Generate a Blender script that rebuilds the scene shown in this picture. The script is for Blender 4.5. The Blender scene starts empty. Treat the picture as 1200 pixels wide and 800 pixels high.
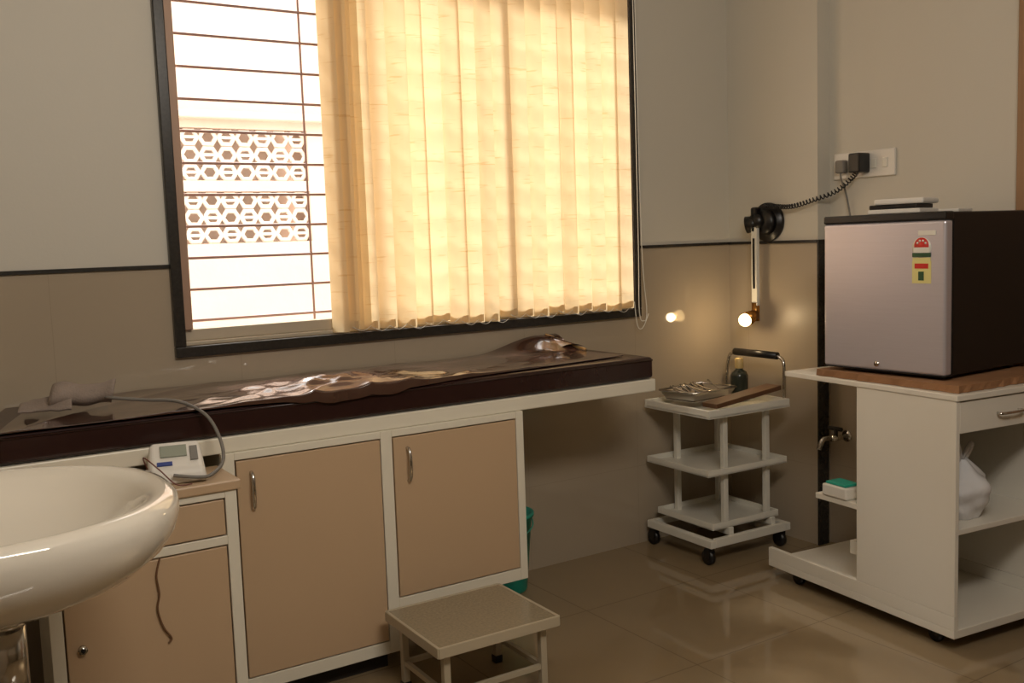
import bpy, bmesh, math, random
from mathutils import Vector, Matrix, noise
random.seed(11)
S = bpy.context.scene
S.view_settings.view_transform = 'Standard'

# ------------------------------------------------------------------ materials
def lin(c):
    r = []
    for v in c:
        v = v / 255.0
        r.append(v / 12.92 if v <= 0.04045 else ((v + 0.055) / 1.055) ** 2.4)
    return (r[0], r[1], r[2], 1.0)

def mat(name, col, rough=0.5, metal=0.0, var=0.08, nscale=6.0, bump=0.0, bscale=60.0, coat=0.0, emit=0.0, stretch=None, spec=0.5):
    m = bpy.data.materials.new(name); m.use_nodes = True
    nt = m.node_tree; b = nt.nodes['Principled BSDF']
    c = lin(col)
    tc = nt.nodes.new('ShaderNodeTexCoord')
    mp = nt.nodes.new('ShaderNodeMapping')
    if stretch: mp.inputs['Scale'].default_value = stretch
    nt.links.new(tc.outputs['Object'], mp.inputs['Vector'])
    n = nt.nodes.new('ShaderNodeTexNoise'); n.inputs['Scale'].default_value = nscale; n.inputs['Detail'].default_value = 4
    nt.links.new(mp.outputs['Vector'], n.inputs['Vector'])
    mx = nt.nodes.new('ShaderNodeMix'); mx.data_type = 'RGBA'
    mx.inputs[6].default_value = tuple(v * (1 - var) for v in c[:3]) + (1,)
    mx.inputs[7].default_value = tuple(min(1, v * (1 + var)) for v in c[:3]) + (1,)
    nt.links.new(n.outputs['Fac'], mx.inputs[0])
    nt.links.new(mx.outputs[2], b.inputs['Base Color'])
    b.inputs['Roughness'].default_value = rough
    b.inputs['Metallic'].default_value = metal
    b.inputs['Specular IOR Level'].default_value = spec
    b.inputs['Coat Weight'].default_value = coat
    if bump > 0:
        n2 = nt.nodes.new('ShaderNodeTexNoise'); n2.inputs['Scale'].default_value = bscale
        nt.links.new(mp.outputs['Vector'], n2.inputs['Vector'])
        bp = nt.nodes.new('ShaderNodeBump'); bp.inputs['Strength'].default_value = bump; bp.inputs['Distance'].default_value = 0.01
        nt.links.new(n2.outputs['Fac'], bp.inputs['Height']); nt.links.new(bp.outputs['Normal'], b.inputs['Normal'])
    if emit > 0:
        b.inputs['Emission Color'].default_value = c; b.inputs['Emission Strength'].default_value = emit
    return m

def tilemat(name, col, axes, size, rough, grout=0.75, var=0.1, off=(0, 0), mort=0.003, spec=0.5):
    m = mat(name, col, rough, var=var, nscale=3.0, spec=spec)
    nt = m.node_tree; b = nt.nodes['Principled BSDF']
    geo = nt.nodes.new('ShaderNodeNewGeometry'); sp = nt.nodes.new('ShaderNodeSeparateXYZ')
    nt.links.new(geo.outputs['Position'], sp.inputs[0])
    masks = []
    for i, a in enumerate(axes):
        ad = nt.nodes.new('ShaderNodeMath'); ad.operation = 'ADD'; ad.inputs[1].default_value = 50 * size[i] + off[i]
        nt.links.new(sp.outputs[a], ad.inputs[0])
        md = nt.nodes.new('ShaderNodeMath'); md.operation = 'MODULO'; md.inputs[1].default_value = size[i]
        nt.links.new(ad.outputs[0], md.inputs[0])
        lt = nt.nodes.new('ShaderNodeMath'); lt.operation = 'LESS_THAN'; lt.inputs[1].default_value = mort
        nt.links.new(md.outputs[0], lt.inputs[0]); masks.append(lt)
    mxm = nt.nodes.new('ShaderNodeMath'); mxm.operation = 'MAXIMUM'
    nt.links.new(masks[0].outputs[0], mxm.inputs[0]); nt.links.new(masks[1].outputs[0], mxm.inputs[1])
    old = b.inputs['Base Color'].links[0].from_socket
    mx = nt.nodes.new('ShaderNodeMix'); mx.data_type = 'RGBA'
    c = lin(col); mx.inputs[7].default_value = tuple(v * grout for v in c[:3]) + (1,)
    nt.links.new(mxm.outputs[0], mx.inputs[0]); nt.links.new(old, mx.inputs[6]); nt.links.new(mx.outputs[2], b.inputs['Base Color'])
    return m

M_paint = mat('wall_paint', (202, 197, 185), 0.55, var=0.03, nscale=1.5, bump=0.03, bscale=120)
M_ceil = mat('ceiling_paint', (225, 220, 210), 0.8, var=0.02)
M_dadoX = tilemat('dado_tile_back', (170, 156, 136), ('X', 'Z'), (0.6, 1.36), 0.06, 0.85, 0.05, off=(0.15, 1.0), mort=0.002)
M_dadoY = tilemat('dado_tile_side', (174, 160, 140), ('Y', 'Z'), (0.6, 1.36), 0.38, 0.85, 0.05, off=(0.3, 1.0), mort=0.002)
M_floor = tilemat('floor_tile', (144, 125, 97), ('X', 'Y'), (0.6, 0.6), 0.04, 0.65, 0.06, off=(0.25, 0.1), mort=0.004, spec=0.75)
M_gran = mat('black_granite', (45, 42, 38), 0.25, var=0.5, nscale=90)
M_alu = mat('window_aluminium', (190, 178, 158), 0.4, 0.2, var=0.05)
M_alub = mat('window_brown', (168, 136, 114), 0.45, 0.1, var=0.08)
M_bar = mat('grille_paint', (165, 132, 122), 0.5, var=0.1)
M_plaster = mat('exterior_plaster', (226, 204, 188), 0.9, var=0.08, nscale=3, bump=0.2, bscale=20)
M_jali = mat('jali_concrete', (238, 226, 214), 0.9, var=0.05, nscale=8)
M_shade = mat('exterior_recess', (226, 210, 198), 0.9, var=0.1)
M_ground = mat('outside_paving', (212, 204, 192), 0.9, var=0.1)
M_cream = mat('cream_laminate_edge', (228, 222, 205), 0.35, var=0.03)
M_tan = mat('tan_laminate', (194, 166, 134), 0.38, var=0.03, nscale=2)
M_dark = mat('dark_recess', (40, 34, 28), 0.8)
M_steel = mat('chrome', (200, 196, 190), 0.15, 1.0, var=0.03)
M_matt = mat('maroon_vinyl', (46, 26, 23), 0.24, var=0.12, bump=0.12, bscale=25)
M_sheet = mat('brown_satin_sheet', (74, 50, 40), 0.20, var=0.08, nscale=4, bump=0.05, bscale=12, coat=0.7, spec=1.0)
M_sheet2 = mat('sheet_gold_edge', (190, 150, 95), 0.4, var=0.1)
M_white = mat('white_enamel', (226, 223, 212), 0.3, var=0.03)
M_cart = mat('white_laminate', (228, 223, 211), 0.35, var=0.04, nscale=3)
M_cer = mat('glazed_ceramic', (238, 231, 217), 0.05, var=0.02, coat=0.6)
M_blk = mat('black_plastic', (22, 20, 20), 0.35, var=0.2)
M_fblk = mat('black_fridge_steel', (24, 21, 21), 0.32, var=0.1, spec=0.4)
M_silver = mat('brushed_silver', (206, 201, 208), 0.33, 0.55, var=0.05, nscale=8, stretch=(1, 1, 30))
M_card = mat('brown_cardboard', (146, 106, 72), 0.8, var=0.25, nscale=12)
M_teal = mat('teal_plastic', (30, 150, 130), 0.4, var=0.05)
M_grey = mat('grey_rubber', (120, 116, 110), 0.5, var=0.1)
M_cuff = mat('cuff_fabric', (142, 128, 118), 0.85, var=0.15, nscale=40, bump=0.3, bscale=200)
M_mon = mat('monitor_plastic', (226, 222, 214), 0.35, var=0.02)
M_lcd = mat('lcd_grey', (150, 156, 142), 0.2)
M_blue = mat('blue_button', (50, 70, 140), 0.4)
M_red = mat('red_print', (200, 40, 30), 0.5)
M_wire = mat('brown_wire', (110, 60, 50), 0.5)
M_yel = mat('yellow_print', (222, 212, 140), 0.5)
M_green = mat('dark_green_print', (40, 80, 50), 0.5)
M_cord = mat('brown_string', (110, 78, 52), 0.8, var=0.2, nscale=80)
M_brass = mat('brass', (170, 120, 60), 0.3, 0.9)
M_bottle = mat('dark_bottle', (46, 50, 42), 0.15, var=0.1)
M_label = mat('bottle_cap_cream', (190, 165, 110), 0.4)
M_wood = mat('wood_brown', (98, 68, 46), 0.45, var=0.25, nscale=6, stretch=(1, 1, 8))
M_door = mat('door_wood', (150, 116, 84), 0.45, var=0.15, nscale=6, stretch=(8, 8, 1))
M_stool = mat('speckled_mat', (150, 138, 115), 0.16, var=0.35, nscale=120)
M_stoolf = mat('stool_frame_paint', (180, 168, 145), 0.4, var=0.05)
M_bag = mat('plastic_bag', (222, 222, 224), 0.25, var=0.06, bump=0.3, bscale=25)
M_bulb = mat('lamp_bulb_glass', (255, 215, 150), 0.3, emit=8.0)
M_fill = mat('added_fill_tube', (255, 244, 225), 0.4, emit=3.0)  # glow of the added fill fixture overhead

def blindmat():
    m = bpy.data.materials.new('vertical_blind_fabric'); m.use_nodes = True
    nt = m.node_tree; nt.nodes.clear()
    out = nt.nodes.new('ShaderNodeOutputMaterial')
    tc = nt.nodes.new('ShaderNodeTexCoord')
    mp = nt.nodes.new('ShaderNodeMapping'); mp.inputs['Scale'].default_value = (6, 6, 70)
    nt.links.new(tc.outputs['Object'], mp.inputs['Vector'])
    n = nt.nodes.new('ShaderNodeTexNoise'); n.inputs['Scale'].default_value = 1.6; n.inputs['Detail'].default_value = 2
    nt.links.new(mp.outputs['Vector'], n.inputs['Vector'])
    rp = nt.nodes.new('ShaderNodeValToRGB')
    rp.color_ramp.elements[0].position = 0.28; rp.color_ramp.elements[0].color = lin((222, 196, 148))
    rp.color_ramp.elements[1].position = 0.38; rp.color_ramp.elements[1].color = lin((232, 212, 172))
    nt.links.new(n.outputs['Fac'], rp.inputs['Fac'])
    d = nt.nodes.new('ShaderNodeBsdfDiffuse'); t = nt.nodes.new('ShaderNodeBsdfTranslucent')
    nt.links.new(rp.outputs[0], d.inputs[0]); nt.links.new(rp.outputs[0], t.inputs[0])
    mx = nt.nodes.new('ShaderNodeMixShader'); mx.inputs[0].default_value = 0.48
    nt.links.new(d.outputs[0], mx.inputs[1]); nt.links.new(t.outputs[0], mx.inputs[2]); nt.links.new(mx.outputs[0], out.inputs[0])
    return m
M_blind = blindmat()

# ------------------------------------------------------------------ builder
class B:
    def __init__(s, name, M=None):
        s.name = name; s.bm = bmesh.new(); s.mats = []; s.M = M or Matrix.Identity(4)
    def merge(s, tb, m, smooth=False, X=None):
        if m not in s.mats: s.mats.append(m)
        i = s.mats.index(m)
        if X is not None: tb.transform(X)
        tb.transform(s.M)
        for f in tb.faces: f.material_index = i; f.smooth = smooth
        me = bpy.data.meshes.new('t'); tb.to_mesh(me); tb.free(); s.bm.from_mesh(me); bpy.data.meshes.remove(me)
    def box(s, lo, hi, m, bev=0.0, X=None, seg=2):
        tb = bmesh.new(); bmesh.ops.create_cube(tb, size=1)
        for v in tb.verts:
            v.co = Vector(((lo[k] + hi[k]) / 2 + v.co[k] * (hi[k] - lo[k])) for k in range(3))
        if bev > 0: bmesh.ops.bevel(tb, geom=tb.edges[:], offset=bev, segments=seg, affect='EDGES', profile=0.5)
        s.merge(tb, m, False, X)
    def hexa(s, pts, m, bev=0.0, seg=3, smooth=False):
        tb = bmesh.new(); v = [tb.verts.new(p) for p in pts]
        for f in ((3, 2, 1, 0), (4, 5, 6, 7), (0, 1, 5, 4), (1, 2, 6, 5), (2, 3, 7, 6), (3, 0, 4, 7)):
            tb.faces.new([v[k] for k in f])
        if bev > 0: bmesh.ops.bevel(tb, geom=tb.edges[:], offset=bev, segments=seg, affect='EDGES', profile=0.5)
        s.merge(tb, m, smooth)
    def cyl(s, p1, p2, r, m, r2=None, seg=24):
        p1 = Vector(p1); p2 = Vector(p2); d = p2 - p1
        tb = bmesh.new()
        bmesh.ops.create_cone(tb, cap_ends=True, segments=seg, radius1=r, radius2=r if r2 is None else r2, depth=d.length)
        X = Matrix.Translation((p1 + p2) / 2) @ d.to_track_quat('Z', 'Y').to_matrix().to_4x4()
        s.merge(tb, m, True, X)
    def sph(s, c, r, m, sc=(1, 1, 1), amp=0, seg=3):
        tb = bmesh.new(); bmesh.ops.create_icosphere(tb, subdivisions=seg, radius=r)
        for v in tb.verts:
            if amp: v.co *= 1 + amp * noise.noise(v.co * (2.2 / r) + Vector(c) * 10)
            v.co = Vector((v.co.x * sc[0], v.co.y * sc[1], v.co.z * sc[2]))
        s.merge(tb, m, True, Matrix.Translation(c))
    def tube(s, pts, r, m, seg=10, sm=0, closed=False):
        P = [Vector(p) for p in pts]
        if sm:
            Q = []; n = len(P); rng = n if closed else n - 1
            for i in range(rng):
                g = (lambda k: P[k % n]) if closed else (lambda k: P[max(0, min(n - 1, k))])
                a, b, c, d = g(i - 1), g(i), g(i + 1), g(i + 2)
                for j in range(sm):
                    t = j / sm
                    Q.append(0.5 * ((2 * b) + (-a + c) * t + (2 * a - 5 * b + 4 * c - d) * t * t + (-a + 3 * b - 3 * c + d) * t ** 3))
            if not closed: Q.append(P[-1])
            P = Q
        tb = bmesh.new(); rings = []; n = len(P)
        up = None
        for i in range(n):
            a = P[(i - 1) % n] if closed else P[max(0, i - 1)]; b = P[(i + 1) % n] if closed else P[min(n - 1, i + 1)]
            t = (b - a).normalized()
            if up is None: up = t.orthogonal().normalized()
            up = (up - t * up.dot(t)).normalized(); sd = t.cross(up)
            rr = r[i] if isinstance(r, list) else r
            rings.append([tb.verts.new(P[i] + rr * (math.cos(2 * math.pi * k / seg) * up + math.sin(2 * math.pi * k / seg) * sd)) for k in range(seg)])
        for i in range(n if closed else n - 1):
            A = rings[i]; C = rings[(i + 1) % n]
            for k in range(seg):
                tb.faces.new((A[k], A[(k + 1) % seg], C[(k + 1) % seg], C[k]))
        if not closed:
            tb.faces.new(rings[0][::-1]); tb.faces.new(rings[-1])
        s.merge(tb, m, True)
    def lathe(s, prof, c, m, seg=48, sx=1, sy=1, X=None, n=2.0):
        tb = bmesh.new(); rings = []
        for (r, z) in prof:
            ring = []
            for k in range(seg):
                a = 2 * math.pi * k / seg; ca, sa = math.cos(a), math.sin(a)
                q = (abs(ca) ** n + abs(sa) ** n) ** (-1 / n)
                ring.append(tb.verts.new((c[0] + sx * r * q * ca, c[1] + sy * r * q * sa, c[2] + z)))
            rings.append(ring)
        for A, C in zip(rings, rings[1:]):
            for k in range(seg): tb.faces.new((A[k], A[(k + 1) % seg], C[(k + 1) % seg], C[k]))
        bmesh.ops.remove_doubles(tb, verts=tb.verts[:], dist=1e-5)
        s.merge(tb, m, True, X)
    def surf(s, f, nu, nv, m, thick=0.0, smooth=True):
        tb = bmesh.new()
        g = [[tb.verts.new(f(i / nu, j / nv)) for j in range(nv + 1)] for i in range(nu + 1)]
        for i in range(nu):
            for j in range(nv): tb.faces.new((g[i][j], g[i + 1][j], g[i + 1][j + 1], g[i][j + 1]))
        if thick:
            bmesh.ops.recalc_face_normals(tb, faces=tb.faces[:])
            bmesh.ops.solidify(tb, geom=tb.faces[:], thickness=thick)
        s.merge(tb, m, smooth)
    def done(s):
        me = bpy.data.meshes.new(s.name); s.bm.normal_update(); s.bm.to_mesh(me); s.bm.free()
        for m in s.mats: me.materials.append(m)
        o = bpy.data.objects.new(s.name, me); S.collection.objects.link(o)
        return o

# ------------------------------------------------------------------ constants
D = 3.42; XL = -0.36; XP = 3.45; XR = 3.53; YP = 2.89; YF = -1.6; ZC = 2.95; ZD = 1.353
WX0, WX1, WZ0, WZ1 = 0.862, 2.84, 1.085, 2.62

b = B('floor'); b.box((XL - .15, YF - .15, -0.1), (XR + .15, D + .2, 0), M_floor); b.done()
b = B('ceiling'); b.box((XL - .15, YF - .15, ZC), (XR + .15, D + .2, ZC + .1), M_ceil); b.done()
b = B('wall_back')
b.box((XL - .15, D, 0), (WX0, D + .2, ZD), M_dadoX); b.box((XL - .15, D, ZD), (WX0, D + .2, ZC), M_paint)
b.box((WX1, D, 0), (XR + .15, D + .2, ZD), M_dadoX); b.box((WX1, D, ZD), (XR + .15, D + .2, ZC), M_paint)
b.box((WX0, D, 0), (WX1, D + .2, WZ0), M_dadoX); b.box((WX0, D, WZ1), (WX1, D + .2, ZC), M_paint)
b.done()
b = B('wall_right')
b.box((XP, YP, 0), (XR + .15, D, ZD), M_dadoY); b.box((XP, YP, ZD), (XR + .15, D, ZC), M_paint)
b.box((XR, YF, 0), (XR + .15, YP, ZD), M_dadoY); b.box((XR, YF, ZD), (XR + .15, YP, ZC), M_paint)
b.done()
b = B('wall_left'); b.box((XL - .15, YF, 0), (XL, D, ZD), M_dadoY); b.box((XL - .15, YF, ZD), (XL, D, ZC), M_paint); b.done()
b = B('wall_front'); b.box((XL - .15, YF - .15, 0), (XR + .15, YF, ZD), M_dadoX); b.box((XL - .15, YF - .15, ZD), (XR + .15, YF, ZC), M_paint); b.done()
b = B('trim_1')
t = 0.013
b.box((XL, D - .008, ZD), (0.825, D, ZD + t), M_gran); b.box((2.875, D - .008, ZD), (XP, D, ZD + t), M_gran)
b.box((XP - .008, YP, ZD), (XP, D - .008, ZD + t), M_gran)
b.box((XR - .008, YF, ZD), (XR, YP, ZD + t), M_gran)
b.box((XL, YF, ZD), (XL + .008, D, ZD + t), M_gran)
b.box((XP - .006, YP - .008, 0), (XP + .06, YP, ZD + t), M_gran)
b.done()

# window
b = B('window_1')
g = 0.037
b.box((WX0 - g, D - .022, WZ0 - g), (WX1 + g, D + .01, WZ0), M_gran, .004)
b.box((WX0 - g, D - .022, WZ1), (WX1 + g, D + .01, WZ1 + g), M_gran, .004)
b.box((WX0 - g, D - .022, WZ0), (WX0, D + .01, WZ1), M_gran, .004)
b.box((WX1, D - .022, WZ0), (WX1 + g, D + .01, WZ1), M_gran, .004)
y0, y1 = D + .03, D + .11
b.box((WX0, D + .01, WZ0), (WX1, y1, WZ0 + .014), M_alu, .003)
b.box((WX0, y0, WZ0 + .014), (WX1, y0 + .05, WZ0 + .055), M_alu, .003)
b.box((WX0, y0 + .055, WZ0 + .014), (WX1, y1, WZ0 + .04), M_alu, .003)
b.box((WX0, y0, WZ1 - .05), (WX1, y1, WZ1), M_alu, .003)
b.box((WX0, D + .005, WZ0 + .055), (WX0 + .032, y1, WZ1 - .05), M_alub, .003)
b.box((WX1 - .03, D + .01, WZ0 + .055), (WX1, y1, WZ1 - .05), M_alub, .003)
for x in (1.55, 2.16):
    b.box((x, y0 + .03, WZ0 + .055), (x + .045, y0 + .07, WZ1 - .05), M_alub, .003)
b.done()
b = B('window_grille')
z = 1.16
while z < WZ1:
    b.cyl((WX0, D + .16, z), (WX1, D + .16, z), .0052, M_bar, seg=8); z += .112
for x in (1.395, 1.95, 2.45):
    b.cyl((x, D + .16, WZ0), (x, D + .16, WZ1), .0045, M_bar, seg=8)
b.done()

# blinds
b = B('vertical_blinds')
n = 18; bx0, bx1 = 1.460, 2.775; yb = D - .018
offs = [4, -9, 12, -3, 16, -14, 8, -6, 18, -12, 3, 14, -10, 9, -14, 15, -4, 6]
for i in range(n):
    cx = bx0 + (bx1 - bx0) * i / (n - 1) + random.uniform(-.008, .008)
    ang = -math.radians(31 + offs[i] * 1.15); w = .098
    if i < 5: ang = -math.radians(52 - 3 * i)
    tw = math.radians(random.uniform(-12, 6)); zb = 1.092 + random.uniform(-.008, .008)
    def f(u, v, cx=cx, ang=ang, tw=tw, zb=zb):
        z = zb + v * (2.53 - zb); a = ang + tw * (1 - v) * 1.5
        s_ = (u - .5) * w; bow = .016 * (1 - (2 * u - 1) ** 2)
        return (cx + s_ * math.cos(a) + bow * math.sin(a), yb + s_ * math.sin(a) - bow * math.cos(a), z)
    b.surf(f, 10, 10, M_blind)
    X = Matrix.Translation((cx, yb, zb + .018)) @ Matrix.Rotation(ang + tw * 1.5, 4, 'Z')
    b.box((-w / 2 + .004, -.002, -.014), (w / 2 - .004, .002, .014), M_blind, X=X @ Matrix.Translation((0, -.008, 0)))
    if i < n - 1:
        b.tube([(cx, yb - .03, zb + .01), (cx + .035, yb - .045, zb - .006), (cx + .077, yb - .03, zb + .01)], .0012, M_white, 5, 3)
for i in range(4):   # stacked spare vanes at the parked side
    cx = 1.425 + i * .028; a = -math.radians(62 - 4 * i)
    b.surf(lambda u, v: (cx + (u - .5) * .09 * math.cos(a), yb + (u - .5) * .07 * math.sin(a) - .004, 1.09 + .004 * i + v * 1.44), 4, 4, M_blind)
b.box((WX0 + .02, yb - .022, 2.53), (WX1 - .02, yb + .02, 2.57), M_white, .004)
b.tube([(2.855, D - .03, 2.53), (2.857, D - .03, 1.4), (2.85, D - .035, 1.08), (2.87, D - .04, 1.03), (2.893, D - .035, 1.08), (2.875, D - .03, 1.4), (2.865, D - .03, 2.53)], .0022, M_white, 6, 8)
b.tube([(2.81, D - .05, 1.12), (2.83, D - .045, 1.01), (2.86, D - .045, 1.0), (2.90, D - .04, 1.06)], .002, M_white, 6, 6)
b.done()

# exterior
b = B('neighbour_building')
Y = 6.5; L0, L1 = 1.58, 2.55
b.box((-4, Y, -1), (L0, Y + .3, 4.3), M_plaster); b.box((L1, Y, -1), (9, Y + .3, 4.3), M_plaster)
b.box((L0, Y, -1), (L1, Y + .3, 1.46), M_plaster); b.box((L0, Y, 1.80), (L1, Y + .3, 1.87), M_plaster)
b.box((L0, Y, 2.21), (L1, Y + .3, 4.3), M_plaster)
b.box((L0 - .3, Y - .10, 2.26), (L1 + .15, Y, 2.31), M_plaster, .01)
b.box((L0 - .1, Y + .40, 1.0), (L1 + .1, Y + .45, 2.6), M_shade)
for zb in (1.46, 1.87):
    h = .34; nz = 3; cell = h / nz; nx = 8; cw = (L1 - L0) / nx
    for i in range(nx):
        for j in range(nz):
            cx = L0 + (i + .5) * cw; cz = zb + (j + .5) * cell
            pts = [(cx + cw * .45 * math.cos(math.pi / 3 * k), Y + .05, cz + cell * .43 * math.sin(math.pi / 3 * k)) for k in range(6)]
            b.tube(pts, .0165, M_jali, 6, closed=True)
            if (i + j) % 2: b.box((cx - cw / 2, Y + .04, cz - .009), (cx + cw / 2, Y + .06, cz + .009), M_jali)
b.done()
b = B('ground'); b.box((-8, D + .25, -1.1), (12, 14, -1.0), M_ground); b.done()

# ------------------------------------------------------------------ examination couch
C = 2.87; XB = 2.486
b = B('couch_cabinet')
b.box((XL + .005, C - .005, .81), (XB, D - .003, .858), M_cream, .004)
b.box((1.86, D - .04, .765), (XB, D - .003, .808), M_cream)
def frame(x0, x1, z0, z1, yb_):
    b.box((x0, C, z0), (x0 + .018, yb_, z1), M_cream); b.box((x1 - .018, C, z0), (x1, yb_, z1), M_cream)
    b.box((x0 + .018, C, z0), (x1 - .018, yb_, z0 + .018), M_cream)
    b.box((x0 + .018, yb_ - .01, z0 + .018), (x1 - .018, yb_, z1), M_tan)
frame(.80, 1.345, .07, .81, D - .01)
frame(1.345, 1.862, .205, .81, D - .01)
yf = C - .004
b.box((.80, yf - .012, .07), (.838, yf + .003, .81), M_cream, .002)
b.box((1.312, yf - .012, .07), (1.352, yf + .003, .81), M_cream, .002)
b.box((1.832, yf - .012, .205), (1.862, yf + .003, .81), M_cream, .002)
b.box((.838, yf - .012, .787), (1.312, yf + .003, .81), M_cream, .002); b.box((1.352, yf - .012, .787), (1.832, yf + .003, .81), M_cream, .002)
b.box((.838, yf - .012, .07), (1.312, yf + .003, .112), M_cream, .002); b.box((1.352, yf - .012, .205), (1.832, yf + .003, .248), M_cream, .002)
b.box((.842, yf - .014, .116), (1.308, yf + .003, .783), M_tan, .002)
b.box((1.356, yf - .014, .252), (1.828, yf + .003, .783), M_tan, .002)
for (hx, hz) in ((.885, .69), (1.405, .69)):
    b.tube([(hx, yf - .014, hz - .055), (hx, yf - .03, hz - .045), (hx - .002, yf - .04, hz), (hx, yf - .03, hz + .045), (hx, yf - .014, hz + .055)], .006, M_steel, 10, 6)
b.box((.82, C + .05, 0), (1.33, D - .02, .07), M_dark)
b.done()

b = B('drawer_cabinet')
x0, x1, yf = .285, .775, 2.65
b.box((x0 - .02, yf - .02, .755), (x1 + .012, C - .018, .782), M_tan, .004)
b.box((x0, yf, .07), (x0 + .018, C - .018, .755), M_cream); b.box((x1 - .018, yf, .07), (x1, C - .018, .755), M_cream)
b.box((x0 + .018, yf + .01, .07), (x1 - .018, C - .018, .09), M_cream)
b.box((x0 + .02, yf + .02, .09), (x1 - .02, yf + .03, .75), M_tan)
for (a0, a1, c0, c1) in ((x0, x0 + .032, .07, .755), (x1 - .032, x1, .07, .755), (x0 + .032, x1 - .032, .735, .755), (x0 + .032, x1 - .032, .605, .630), (x0 + .032, x1 - .032, .07, .11)):
    b.box((a0, yf - .012, c0), (a1, yf + .004, c1), M_cream, .002)
b.box((x0 + .036, yf - .013, .634), (x1 - .036, yf + .004, .731), M_tan, .002)
b.box((x0 + .036, yf - .013, .114), (x1 - .036, yf + .004, .601), M_tan, .002)
b.cyl((.357, yf - .025, .407), (.357, yf - .012, .407), .011, M_steel); b.cyl((.357, yf - .027, .407), (.357, yf - .025, .407), .006, M_dark)
b.tube([(.56, yf - .016, .604), (.548, yf - .02, .56), (.552, yf - .02, .51), (.545, yf - .02, .47), (.556, yf - .02, .42), (.575, yf - .02, .385), (.568, yf - .02, .375)], .0026, M_cord, 6, 6)
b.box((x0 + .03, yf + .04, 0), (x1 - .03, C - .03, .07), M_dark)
b.done()

b = B('examination_mattress')
zb, zt = .860, .943
b.hexa([(.13, C, zb), (XB - .004, C, zb), (XB - .004, D - .012, zb), (.29, D - .012, zb), (.13, C, zt), (XB - .004, C, zt), (XB - .004, D - .012, zt), (.29, D - .012, zt)], M_matt, .014, 4)
b.tube([(.14, C + .001, zt - .012), (XB - .01, C + .001, zt - .012)], .004, M_matt, 8)
b.done()

def ridge(p):
    return 1 - min(1, abs(noise.noise(p)) * 2.4)
def sheet(u, v):
    vv = max(0, (v - .12) / .88)
    x0_ = .22 + .16 * vv; x1_ = 2.40 + .015 * math.sin(6 * vv)
    x = x0_ + u * (x1_ - x0_)
    hb = math.exp(-((x - 1.25) / .22) ** 2) * (.85 + .15 * math.sin(x * 24))
    if x > 1.5: yfr = C - .006 + (x - 1.5) * .10
    else: yfr = C - .006
    y = yfr + vv * (D - .02 - yfr)
    p = Vector((x * 1.6, y * 3, 0))
    w = .006 * noise.noise(p)
    w += .005 * ridge(Vector((x * 2.0 - y * 3.2, y * 1.2 + x * .4, 3.1))) ** 2
    k = math.exp(-((x - 1.25) / .34) ** 2) * math.exp(-((y - 3.0) / .24) ** 2)
    w += k * (.022 * ridge(Vector((x * 3.6 + y * 3.4, y * 7 - x * 2, 7))) ** 2 + .009 * ridge(Vector((x * 8 - y * 4, y * 11, 2))) ** 2 + .006)
    k2 = max(0, min(1, (x - 2.0) / .3)) * max(0, min(1, (y - 3.2) / .2))
    w += .055 * k2 * k2 * (3 - 2 * k2)
    z = zt + .004 + max(w + .003, 0)
    if v < .12:
        q = 1 - v / .12
        y -= .004 * math.sin(q * math.pi / 2) * hb + .002 * hb * math.sin(x * 50) + .010 * hb
        z = z - q * (.045 * hb) - (w + .003) * q * (1 - hb) * .9
    return (x, y, z)
b = B('draped_sheet')
b.surf(sheet, 260, 70, M_sheet)
b.surf(lambda u, v: (2.33 + .085 * u, 3.27 + .12 * v - .05 * u, zt + .022 + .045 * v * (1 - u) + .012 * math.sin(3.1 * u)), 12, 10, M_sheet)
b.tube([(2.405, 3.20, zt + .012), (2.40, 3.28, zt + .022), (2.37, 3.34, zt + .045), (2.34, 3.39, zt + .066)], .006, M_sheet2, 8, 5)
b.done()

# blood pressure cuff and monitor (one device)
b = B('blood_pressure_monitor')
b.M = Matrix.Translation((.44, 3.10, 1.000)) @ Matrix.Rotation(math.radians(-12), 4, 'Z')
def roll(u, v):   # loosely rolled soft cuff
    a = u * 4.4 * math.pi; r = 1 - .22 * u
    e = 1 + .10 * math.sin(6 * v + 1) + .06 * math.sin(13 * v)
    return (-.05 + .17 * v + .008 * math.sin(a), .068 * r * math.cos(a) * e, .034 * r * math.sin(a) * e + .004 * math.sin(8 * v))
b.surf(roll, 80, 16, M_cuff, .003)
def flap(u, v):   # trailing flap of the cuff
    return (-.13 + .14 * u, -.085 + .15 * v + .01 * math.sin(5 * u), -.026 + .040 * math.sin(math.pi * v) * (.35 + .65 * u) + .004 * noise.noise(Vector((u * 6, v * 6, 3))))
b.surf(flap, 24, 24, M_cuff, .006)
b.M = Matrix.Translation((.645, 2.745, .783)) @ Matrix.Rotation(math.radians(-12), 4, 'Z')
b.hexa([(-.08, -.065, 0), (.08, -.065, 0), (.08, .065, 0), (-.08, .065, 0), (-.07, -.055, .038), (.07, -.055, .038), (.066, .058, .098), (-.066, .058, .098)], M_mon, .012, 4)
sl = Matrix.Rotation(math.atan2(.060, .113), 4, 'X')
b.box((-.040, -.010, 0), (.03, .038, .004), M_lcd, .001, X=Matrix.Translation((0, .0, .0685)) @ sl)
b.box((-.05, -.045, 0), (-.01, -.030, .004), M_blue, .001, X=Matrix.Translation((0, .0, .068)) @ sl)
b.box((.038, -.03, 0), (.058, .03, .004), M_grey, .001, X=Matrix.Translation((0, .0, .0685)) @ sl)
b.M = Matrix.Identity(4)
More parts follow.
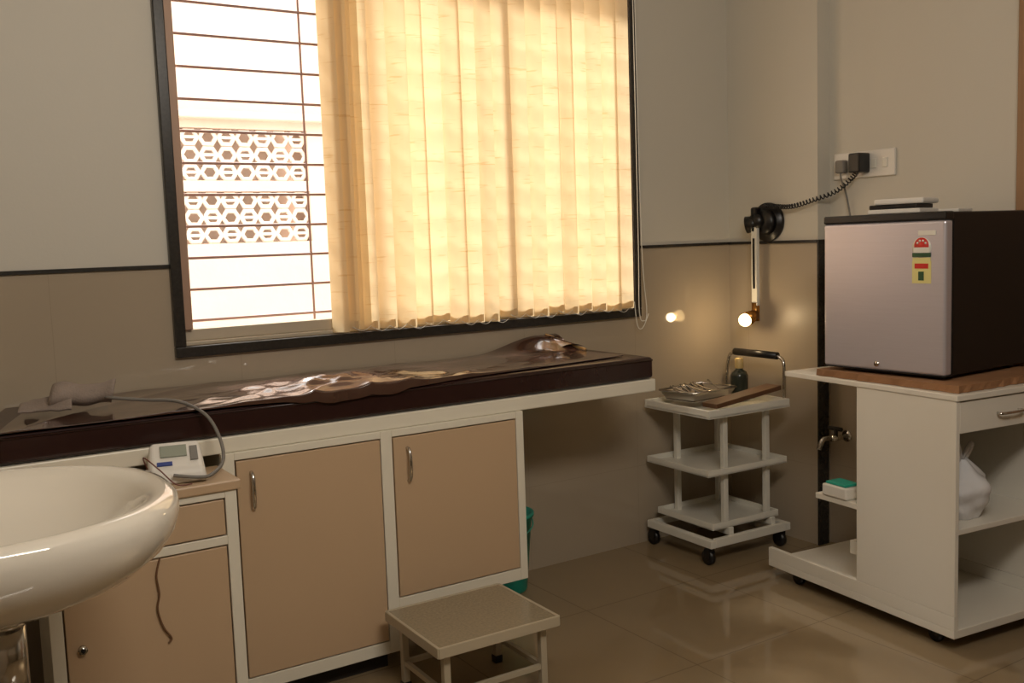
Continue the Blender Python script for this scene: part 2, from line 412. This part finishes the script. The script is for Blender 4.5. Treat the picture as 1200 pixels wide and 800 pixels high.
b.tube([(.50, 3.07, 1.0), (.54, 3.01, .992), (.62, 2.96, .982), (.70, 2.90, .975), (.755, 2.83, .94), (.775, 2.77, .88), (.765, 2.71, .825), (.72, 2.665, .80), (.68, 2.655, .80), (.62, 2.675, .81)], .005, M_grey, 8, 8)
b.tube([(.58, 2.76, .80), (.555, 2.72, .86), (.585, 2.675, .83), (.62, 2.65, .79), (.66, 2.645, .787)], .0018, M_wire, 6, 8)
b.done()

# ------------------------------------------------------------------ wash basin
b = B('wash_basin')
prof = [(0, -.130), (.10, -.127), (.20, -.108), (.27, -.070), (.305, -.030), (.322, -.006), (.338, .006), (.358, .010), (.374, .006), (.384, -.008), (.386, -.030), (.378, -.062), (.355, -.098), (.31, -.135), (.24, -.165), (.15, -.186), (.08, -.194), (0, -.196)]
bc = (.075, 2.085, .93)
b.lathe(prof, bc, M_cer, 96, 1.045, .93, n=2.25)
b.box((XL + .004, 1.86, .80), (XL + .16, 2.34, .925), M_cer, .03, seg=4)
b.cyl((bc[0], bc[1], bc[2] - .129), (bc[0], bc[1], bc[2] - .123), .028, M_steel)
b.cyl((.15, 2.08, .745), (.15, 2.08, .70), .018, M_steel); b.cyl((.15, 2.08, .70), (.15, 2.08, .56), .034, M_steel); b.cyl((.15, 2.08, .70), (.15, 2.08, .712), .039, M_steel)
b.tube([(.15, 2.08, .66), (0, 2.08, .66), (XL + .003, 2.08, .66)], .016, M_steel, 12)
b.cyl((.05, 2.2, .76), (.05, 2.2, .50), .008, M_steel); b.tube([(.05, 2.2, .50), (-.1, 2.25, .45), (XL + .003, 2.25, .45)], .008, M_steel, 8, 5)
b.cyl((XL + .09, 2.1, .925), (XL + .09, 2.1, 1.04), .018, M_steel); b.tube([(XL + .09, 2.1, 1.03), (XL + .15, 2.1, 1.07), (XL + .22, 2.1, 1.05), (XL + .23, 2.1, 1.01)], .011, M_steel, 10, 6)
b.done()

# ------------------------------------------------------------------ step stool
b = B('step_stool', Matrix.Translation((1.256, 2.408, 0)) @ Matrix.Rotation(math.radians(-1), 4, 'Z'))
W, Dp, H = .418, .362, .25
b.box((0, 0, H - .012), (W, Dp, H), M_stool, .004)
for (lo, hi) in (((0, -.004, H - .03), (W, .006, H + .002)), ((0, Dp - .006, H - .03), (W, Dp + .004, H + .002)), ((-.004, 0, H - .03), (.006, Dp, H + .002)), ((W - .006, 0, H - .03), (W + .004, Dp, H + .002))):
    b.box(lo, hi, M_stoolf, .002)
for x in (.03, W - .05):
    for y in (.03, Dp - .05):
        b.box((x, y, .02), (x + .022, y + .022, H - .012), M_stoolf, .002); b.box((x - .003, y - .003, 0), (x + .025, y + .025, .025), M_blk, .002)
for y in (.03, Dp - .05): b.box((.05, y + .004, .08), (W - .05, y + .018, .095), M_stoolf)
for x in (.034, W - .046): b.box((x, .05, .08), (x + .014, Dp - .05, .095), M_stoolf)
b.done()

# bin
b = B('waste_bin')
bx = 2.035; by = 3.285
b.lathe([(0, .0), (.080, .0), (.085, .01), (.112, .305), (.121, .307), (.121, .32), (.110, .32), (.081, .02), (0, .015)], (bx, by, 0.001), M_teal, 40)
b.tube([(bx - .12, by, .305), (bx - .085, by - .08, .27), (bx, by - .12, .25), (bx + .085, by - .08, .27), (bx + .12, by, .305)], .003, M_teal, 6, 6)
b.done()

def caster(b, x, y, r=.026, top=.07):
    b.cyl((x - .010, y + .008, r), (x + .010, y + .008, r), r, M_blk, seg=20)
    b.box((x - .016, y - .012, r), (x - .012, y + .02, top - .012), M_blk); b.box((x + .012, y - .012, r), (x + .016, y + .02, top - .012), M_blk)
    b.box((x - .016, y - .014, top - .02), (x + .016, y + .02, top - .008), M_blk, .003)
    b.cyl((x, y, top - .012), (x, y, top + .002), .009, M_steel, seg=12)

# ------------------------------------------------------------------ instrument trolley
b = B('instrument_trolley', Matrix.Translation((2.862, 2.965, 0)) @ Matrix.Rotation(math.radians(-1.5), 4, 'Z'))
W, Dp = .475, .425
for (x, y) in ((.02, .03), (.02, Dp - .03), (W - .03, .03), (W - .03, Dp - .03)): caster(b, x, y, .033, .08)
for x in (0, W - .03): b.box((x, 0, .078), (x + .03, Dp, .112), M_white, .003)
b.box((.03, 0, .078), (W - .03, .022, .116), M_white, .003); b.box((.03, Dp - .022, .082), (W - .03, Dp, .112), M_white, .003)
def tray(x0, x1, y0, y1, z, h=.028):
    b.box((x0, y0, z), (x1, y1, z + .006), M_white)
    b.box((x0, y0, z), (x1, y0 + .006, z + h), M_white, .001); b.box((x0, y1 - .006, z), (x1, y1, z + h), M_white, .001)
    b.box((x0, y0 + .006, z), (x0 + .006, y1 - .006, z + h), M_white, .001); b.box((x1 - .006, y0 + .006, z), (x1, y1 - .006, z + h), M_white, .001)
tray(.04, .43, .03, Dp - .03, .145); tray(0, W - .01, .01, Dp - .01, .385)
for x in (.125, .375):
    for y in (.05, Dp - .07):
        b.box((x, y, .112), (x + .025, y + .022, .64), M_white, .002)
for x in (.125, .375): b.box((x, 0.02, .112), (x + .025, Dp - .02, .145), M_white, .002)
b.box((0, 0, .635), (W, Dp, .645), M_white)
for (lo, hi) in (((0, 0, .635), (W, .012, .672)), ((0, Dp - .012, .635), (W, Dp, .672)), ((0, .012, .635), (.012, Dp - .012, .672)), ((W - .012, .012, .635), (W, Dp - .012, .672))):
    b.box(lo, hi, M_white, .003)
b.tube([(W - .004, Dp - .03, .65), (W - .002, Dp - .035, .76), (W + .002, Dp - .05, .835), (W + .003, Dp - .09, .855)], .008, M_steel, 10, 6)
b.tube([(W - .004, .03, .65), (W - .002, .03, .76), (W + .002, .04, .835), (W + .003, .08, .855)], .008, M_steel, 10, 6)
b.tube([(W + .003, .075, .855), (W + .003, Dp - .085, .855)], .017, M_blk, 14)
b.done()
b = B('instrument_tray', Matrix.Translation((3.055, 3.235, .674)) @ Matrix.Rotation(math.radians(6), 4, 'Z'))
b.hexa([(-.12, -.08, 0), (.12, -.08, 0), (.12, .08, 0), (-.12, .08, 0), (-.125, -.085, .005), (.125, -.085, .005), (.125, .085, .005), (-.125, .085, .005)], M_steel)
def slope_wall(a, c_, ao, co):
    tb = bmesh.new(); v = [tb.verts.new(p) for p in ((*a, .004), (*c_, .004), (*co, .045), (*ao, .045))]; tb.faces.new(v)
    b.merge(tb, M_steel)
R0 = [(-.12, -.08), (.12, -.08), (.12, .08), (-.12, .08)]; R1 = [(-.142, -.102), (.142, -.102), (.142, .102), (-.142, .102)]
for k in range(4): slope_wall(R0[k], R0[(k + 1) % 4], R1[k], R1[(k + 1) % 4])
b.tube([(x, y, .045) for x, y in R1], .005, M_steel, 8, closed=True)
for k in range(9):
    x = -.10 + k * .024; a = random.uniform(-.04, .04)
    b.tube([(x, -.07, .022 + .004 * (k % 3)), (x + a, 0, .038), (x + a * 1.6, .07, .060)], .004, M_steel, 6, 3)
    b.tube([(x + .012 * math.cos(q), -.07 + .012 * math.sin(q), .024) for q in [i * math.pi / 4 for i in range(8)]], .0028, M_steel, 5, closed=True)
b.done()
b = B('medicine_bottle')
b.lathe([(0, 0), (.036, 0), (.040, .004), (.040, .112), (.033, .130), (.017, .140), (.016, .150)], (3.270, 3.19, .674 - .027), M_bottle, 32)
b.lathe([(.0195, .146), (.0195, .188), (.017, .192), (0, .192)], (3.270, 3.19, .674 - .027), M_label, 24)
b.done()
b = B('wooden_board', Matrix.Translation((2.91, 2.968, .674)) @ Matrix.Rotation(math.radians(2), 4, 'Z') @ Matrix.Rotation(math.radians(-5), 4, 'Y'))
b.box((0, 0, 0), (.41, .085, .020), M_wood, .002)
b.done()

# ------------------------------------------------------------------ wall lamp
b = B('wall_examination_lamp')
lx, ly, lz = XP, 3.165, 1.452
b.cyl((lx - .018, ly, lz), (lx - .001, ly, lz), .088, M_blk, seg=40); b.cyl((lx - .045, ly, lz), (lx - .018, ly, lz), .05, M_blk, .058, 32)
b.cyl((lx - .07, ly + .03, lz + .005), (lx - .02, ly + .03, lz + .005), .034, M_blk, seg=24)
b.box((lx - .07, ly + .02, lz - .05), (lx - .03, ly + .055, lz + .07), M_blk, .01)
b.cyl((lx - .06, ly + .085, lz - .01), (lx - .03, ly + .03, lz), .04, M_blk, .03)
b.box((lx - .070, ly + .016, 1.07), (lx - .050, ly + .050, lz - .02), M_white, .003)
b.box((lx - .0725, ly + .027, 1.15), (lx - .069, ly + .038, 1.38), M_blk)
b.cyl((lx - .06, ly + .034, 1.085), (lx - .06, ly + .034, 1.0), .018, M_brass); b.cyl((lx - .06, ly + .034, 1.03), (lx - .12, ly + .034, 1.012), .024, M_brass, .034)
b.sph((lx - .128, ly + .034, 1.009), .030, M_bulb)
cp = [Vector(p) for p in ((lx - .04, ly - .01, lz + .075), (lx - .05, ly - .08, lz + .068), (lx - .045, 3.0, 1.515), (lx - .03, 2.90, 1.535), (3.46, 2.80, 1.57), (3.475, 2.72, 1.63), (3.475, 2.70, 1.665))]
path = []
for i in range(len(cp) - 1):
    g_ = lambda k: cp[max(0, min(len(cp) - 1, k))]
    a, b_, c_, d_ = g_(i - 1), g_(i), g_(i + 1), g_(i + 2)
    for j in range(60):
        t_ = j / 60
        path.append(0.5 * ((2 * b_) + (-a + c_) * t_ + (2 * a - 5 * b_ + 4 * c_ - d_) * t_ * t_ + (-a + 3 * b_ - 3 * c_ + d_) * t_ ** 3))
hel = []
for i, p in enumerate(path):
    q = path[min(i + 1, len(path) - 1)]; r_ = path[max(i - 1, 0)]
    T = (q - r_).normalized(); U = Vector((1, 0, 0)); U = (U - T * U.dot(T)).normalized(); V = T.cross(U)
    a = i * .72; hel.append(p + .009 * (math.cos(a) * U + math.sin(a) * V))
b.tube(hel, .003, M_blk, 6)
b.done()
b = B('socket_plate')
b.box((XR - .012, 2.555, 1.62), (XR - .0005, 2.86, 1.73), M_mon, .004)
for y in (2.60, 2.655): b.box((XR - .017, y - .012, 1.655), (XR - .011, y + .012, 1.695), M_white, .003)
for (y) in (2.72, 2.80): b.cyl((XR - .014, y, 1.675), (XR - .011, y, 1.675), .022, M_white)
b.box((XR - .085, 2.672, 1.64), (XR - .013, 2.728, 1.72), M_blk, .006)
b.box((XR - .045, 2.782, 1.645), (XR - .013, 2.83, 1.70), M_grey, .008)
b.tube([(XR - .035, 2.806, 1.66), (XR - .038, 2.80, 1.62), (XR - .02, 2.79, 1.56), (XR - .02, 2.765, 1.45), (XR - .02, 2.74, 1.30), (XR - .02, 2.72, 1.0)], .004, M_grey, 8, 6)
b.done()
b = B('wall_tap')
b.cyl((XR - .001, 2.80, .50), (XR - .10, 2.80, .50), .013, M_steel); b.cyl((XR - .004, 2.80, .50), (XR - .001, 2.80, .50), .025, M_steel)
b.tube([(XR - .07, 2.80, .50), (XR - .13, 2.82, .50), (XR - .15, 2.83, .455)], .011, M_steel, 10, 5)
b.cyl((XR - .075, 2.80, .50), (XR - .075, 2.80, .54), .009, M_dark); b.cyl((XR - .075, 2.77, .542), (XR - .075, 2.84, .542), .009, M_dark)
b.done()

# ------------------------------------------------------------------ shelf trolley under fridge
CM = Matrix.Translation((2.866, 1.85, 0)) @ Matrix.Rotation(math.radians(-6), 4, 'Z')
b = B('shelf_trolley', CM)
CW = .535
for (x, y) in ((.05, .10), (.05, .76), (CW - .05, .10), (CW - .05, .76)): caster(b, x, y, .027, .056)
b.box((0, 0, .052), (CW, .89, .080), M_cart, .002); b.box((0, 0, .080), (.02, .89, .128), M_cart, .002); b.box((CW - .02, 0, .080), (CW, .89, .128), M_cart, .002)
b.box((0, 0, .128), (.018, .42, .843), M_cart, .002); b.box((CW - .018, 0, .128), (CW, .42, .843), M_cart, .002)
b.box((.018, .402, .080), (CW - .018, .42, .843), M_cart)
b.box((-.004, -.006, .843), (CW + .003, .785, .863), M_cart, .003)
b.box((.018, .012, .395), (CW - .018, .40, .413), M_cart, .002)
b.box((.0, .42, .392), (.40, .625, .413), M_cart, .002)
b.box((.05, .42, .20), (.20, .50, .25), M_cart, .002)
b.box((.02, .002, .735), (CW - .02, .016, .838), M_cart, .002)
b.tube([(.20, .002, .785), (.20, -.018, .785), (.30, -.018, .785), (.30, .002, .785)], .005, M_steel, 8, 4)
b.done()
b = B('cardboard_sheet', Matrix.Translation((2.930, 1.905, .8645)) @ Matrix.Rotation(math.radians(-3), 4, 'Z'))
def cb(u, v, h):
    return (-.03 + .55 * u + .006 * noise.noise(Vector((v * 9, 2, h))), -.045 + .60 * v + .006 * noise.noise(Vector((u * 9, 5, h))), h)
tb = bmesh.new(); nn = 24
top = [cb(i / nn, 0, .024) for i in range(nn)] + [cb(1, i / nn, .024) for i in range(nn)] + [cb(1 - i / nn, 1, .024) for i in range(nn)] + [cb(0, 1 - i / nn, .024) for i in range(nn)]
tv = [tb.verts.new(p) for p in top]; bv = [tb.verts.new((p[0] + .004 * math.sin(k * 1.7), p[1] + .004 * math.sin(k * 2.3), 0)) for k, p in enumerate(top)]
tb.faces.new(tv); tb.faces.new(bv[::-1])
for k in range(len(tv)): tb.faces.new((bv[k], bv[(k + 1) % len(tv)], tv[(k + 1) % len(tv)], tv[k]))
b.merge(tb, M_card)
b.done()
FM = Matrix.Translation((2.956, 1.952, .8895)) @ Matrix.Rotation(math.radians(1.5), 4, 'Z')
b = B('small_refrigerator', FM)
FW = .487
b.box((.048, .004, .012), (.52, FW - .004, .562), M_fblk, .006)
b.box((.043, .008, .02), (.050, FW - .01, .55), M_grey)
b.box((0, 0, .014), (.043, FW, .535), M_silver, .010, seg=4)
b.box((-.002, 0, .535), (.050, FW, .564), M_blk, .006)
b.box((.0, -.001, .012), (.05, FW, .016), M_blk)
for y in (.04, FW - .04):
    for x in (.08, .45): b.cyl((x, y, 0), (x, y, .013), .014, M_blk)
b.box((-.0025, .035, .486), (.001, .100, .502), M_white, .001)
b.box((-.0015, .052, .325), (.001, .122, .40), M_yel); 
b.box((-.002, .054, .40), (.001, .120, .412), M_yel)
b.cyl((-.002, .087, .445), (.001, .087, .445), .035, M_white, seg=32)
b.cyl((-.003, .087, .452), (.0, .087, .452), .027, M_red, seg=32)
for a in (30, 70, 110, 150):
    b.cyl((-.0035, .087 + .017 * math.cos(math.radians(a)), .452 + .017 * math.sin(math.radians(a))), (-.002, .087 + .017 * math.cos(math.radians(a)), .452 + .017 * math.sin(math.radians(a))), .004, M_white, seg=10)
b.box((-.004, .058, .428), (.0, .116, .446), M_white)
b.box((-.0045, .054, .414), (.0, .120, .428), M_green)
b.box((-.003, .062, .375), (.0, .112, .392), M_red); b.box((-.003, .078, .335), (.0, .098, .365), M_green)
b.cyl((-.004, .26, .038), (.0, .26, .038), .010, M_steel)
b.done()
b = B('stacked_boxes', Matrix.Translation((3.08, 2.20, 1.4540)) @ Matrix.Rotation(math.radians(10), 4, 'Z'))
b.box((-.07, -.09, 0), (.08, .10, .016), M_mon, .004); b.box((-.06, -.075, .016), (.07, .10, .032), M_blk, .004); b.box((-.065, -.10, .032), (.06, .08, .052), M_mon, .006)
b.box((.15, -.13, 0), (.27, .02, .012), M_mon, .003)
b.done()
# knotted carrier bag: body, gathered neck, two handle loops
b = B('plastic_bag', CM)
def bag(u, v):
    a = u * 2 * math.pi; z = v
    r = (.050 + .034 * math.sin(min(1, z * 1.35) * math.pi * .8)) if z < .72 else .050 * (1 - (z - .72) / .28) + .018
    r *= 1 + .10 * math.sin(5 * a + 4 * z) * (.3 + z) + .12 * noise.noise(Vector((math.cos(a) * 1.6, math.sin(a) * 1.6, z * 5)))
    return (.175 + r * 1.15 * math.cos(a), .12 + r * math.sin(a), .414 + .20 * z)
b.surf(bag, 64, 30, M_bag)
b.cyl((.175, .12, .4135), (.175, .12, .416), .046, M_bag)
b.tube([(.165, .12, .60), (.13, .10, .645), (.145, .11, .665), (.175, .12, .61)], .008, M_bag, 8, 6)
b.tube([(.182, .12, .60), (.235, .13, .64), (.22, .12, .66), (.175, .12, .61)], .008, M_bag, 8, 6)
b.done()
b = B('soap_box', Matrix.Translation((2.945, 2.37, .414)) @ Matrix.Rotation(math.radians(-6), 4, 'Z'))
b.box((-.03, -.06, 0), (.06, .06, .045), M_mon, .006); b.box((-.022, -.05, .045), (.052, .05, .055), M_teal, .004)
b.done()

b = B('door_1')
b.box((XR - .03, 1.15, 0), (XR - .001, 1.22, 2.16), M_door, .004); b.box((XR - .03, 1.965, 0), (XR - .001, 2.035, 2.7), M_door, .004)
b.box((XR - .03, 1.22, 2.09), (XR - .001, 1.965, 2.16), M_door, .004); b.box((XR - .018, 1.22, 0.005), (XR - .001, 1.965, 2.09), M_door)
b.done()

# ------------------------------------------------------------------ lighting
b = B('added_fill_fixture')  # unseen fixture, added to go with the fill light
b.box((.6, .45, ZC - .06), (1.9, .53, ZC - .001), M_white, .006); b.cyl((.62, .49, ZC - .085), (1.88, .49, ZC - .085), .018, M_fill)
b.done()
def area(name, loc, tgt, size, sy, power, col):
    l = bpy.data.lights.new(name, 'AREA'); l.shape = 'RECTANGLE'; l.size = size; l.size_y = sy; l.energy = power; l.color = col
    o = bpy.data.objects.new(name, l); S.collection.objects.link(o); o.location = loc
    o.rotation_euler = (Vector(tgt) - Vector(loc)).to_track_quat('-Z', 'Y').to_euler(); return o
area('fill_light', (.9, .3, 2.6), (1.8, 3.2, 1.4), 1.0, .4, 33, (1, .905, .79))  # added fill lamp overhead, out of view, brightens walls and cabinet fronts
l = bpy.data.lights.new('lamp_glow', 'POINT'); l.energy = 1.3; l.color = (1, .74, .42); l.shadow_soft_size = .022
o = bpy.data.objects.new('lamp_glow', l); S.collection.objects.link(o); o.location = (XP - .185, 3.20, 1.005)
sn = bpy.data.lights.new('sun', 'SUN'); sn.energy = 9; sn.angle = math.radians(9); sn.color = (1, .95, .88)
o = bpy.data.objects.new('sun', sn); S.collection.objects.link(o)
o.rotation_euler = Vector((.06, -.62, -.78)).to_track_quat('-Z', 'Y').to_euler()
w = bpy.data.worlds.new('sky'); S.world = w; w.use_nodes = True
bg = w.node_tree.nodes['Background']; bg.inputs['Color'].default_value = (1, .95, .88, 1); bg.inputs['Strength'].default_value = 3.3

# ------------------------------------------------------------------ camera
cam = bpy.data.cameras.new('camera'); co = bpy.data.objects.new('camera', cam); S.collection.objects.link(co)
cam.sensor_width = 36; cam.lens = 34.5; cam.clip_start = .02
R = Vector((.8398, -.5418, -.0348)).normalized(); U = Vector((.0835, .0656, .9943)); U = (U - R * U.dot(R)).normalized(); K = R.cross(U)
m = Matrix(((R.x, U.x, K.x, 0), (R.y, U.y, K.y, 0), (R.z, U.z, K.z, 1.4), (0, 0, 0, 1)))
co.matrix_world = m
S.camera = co
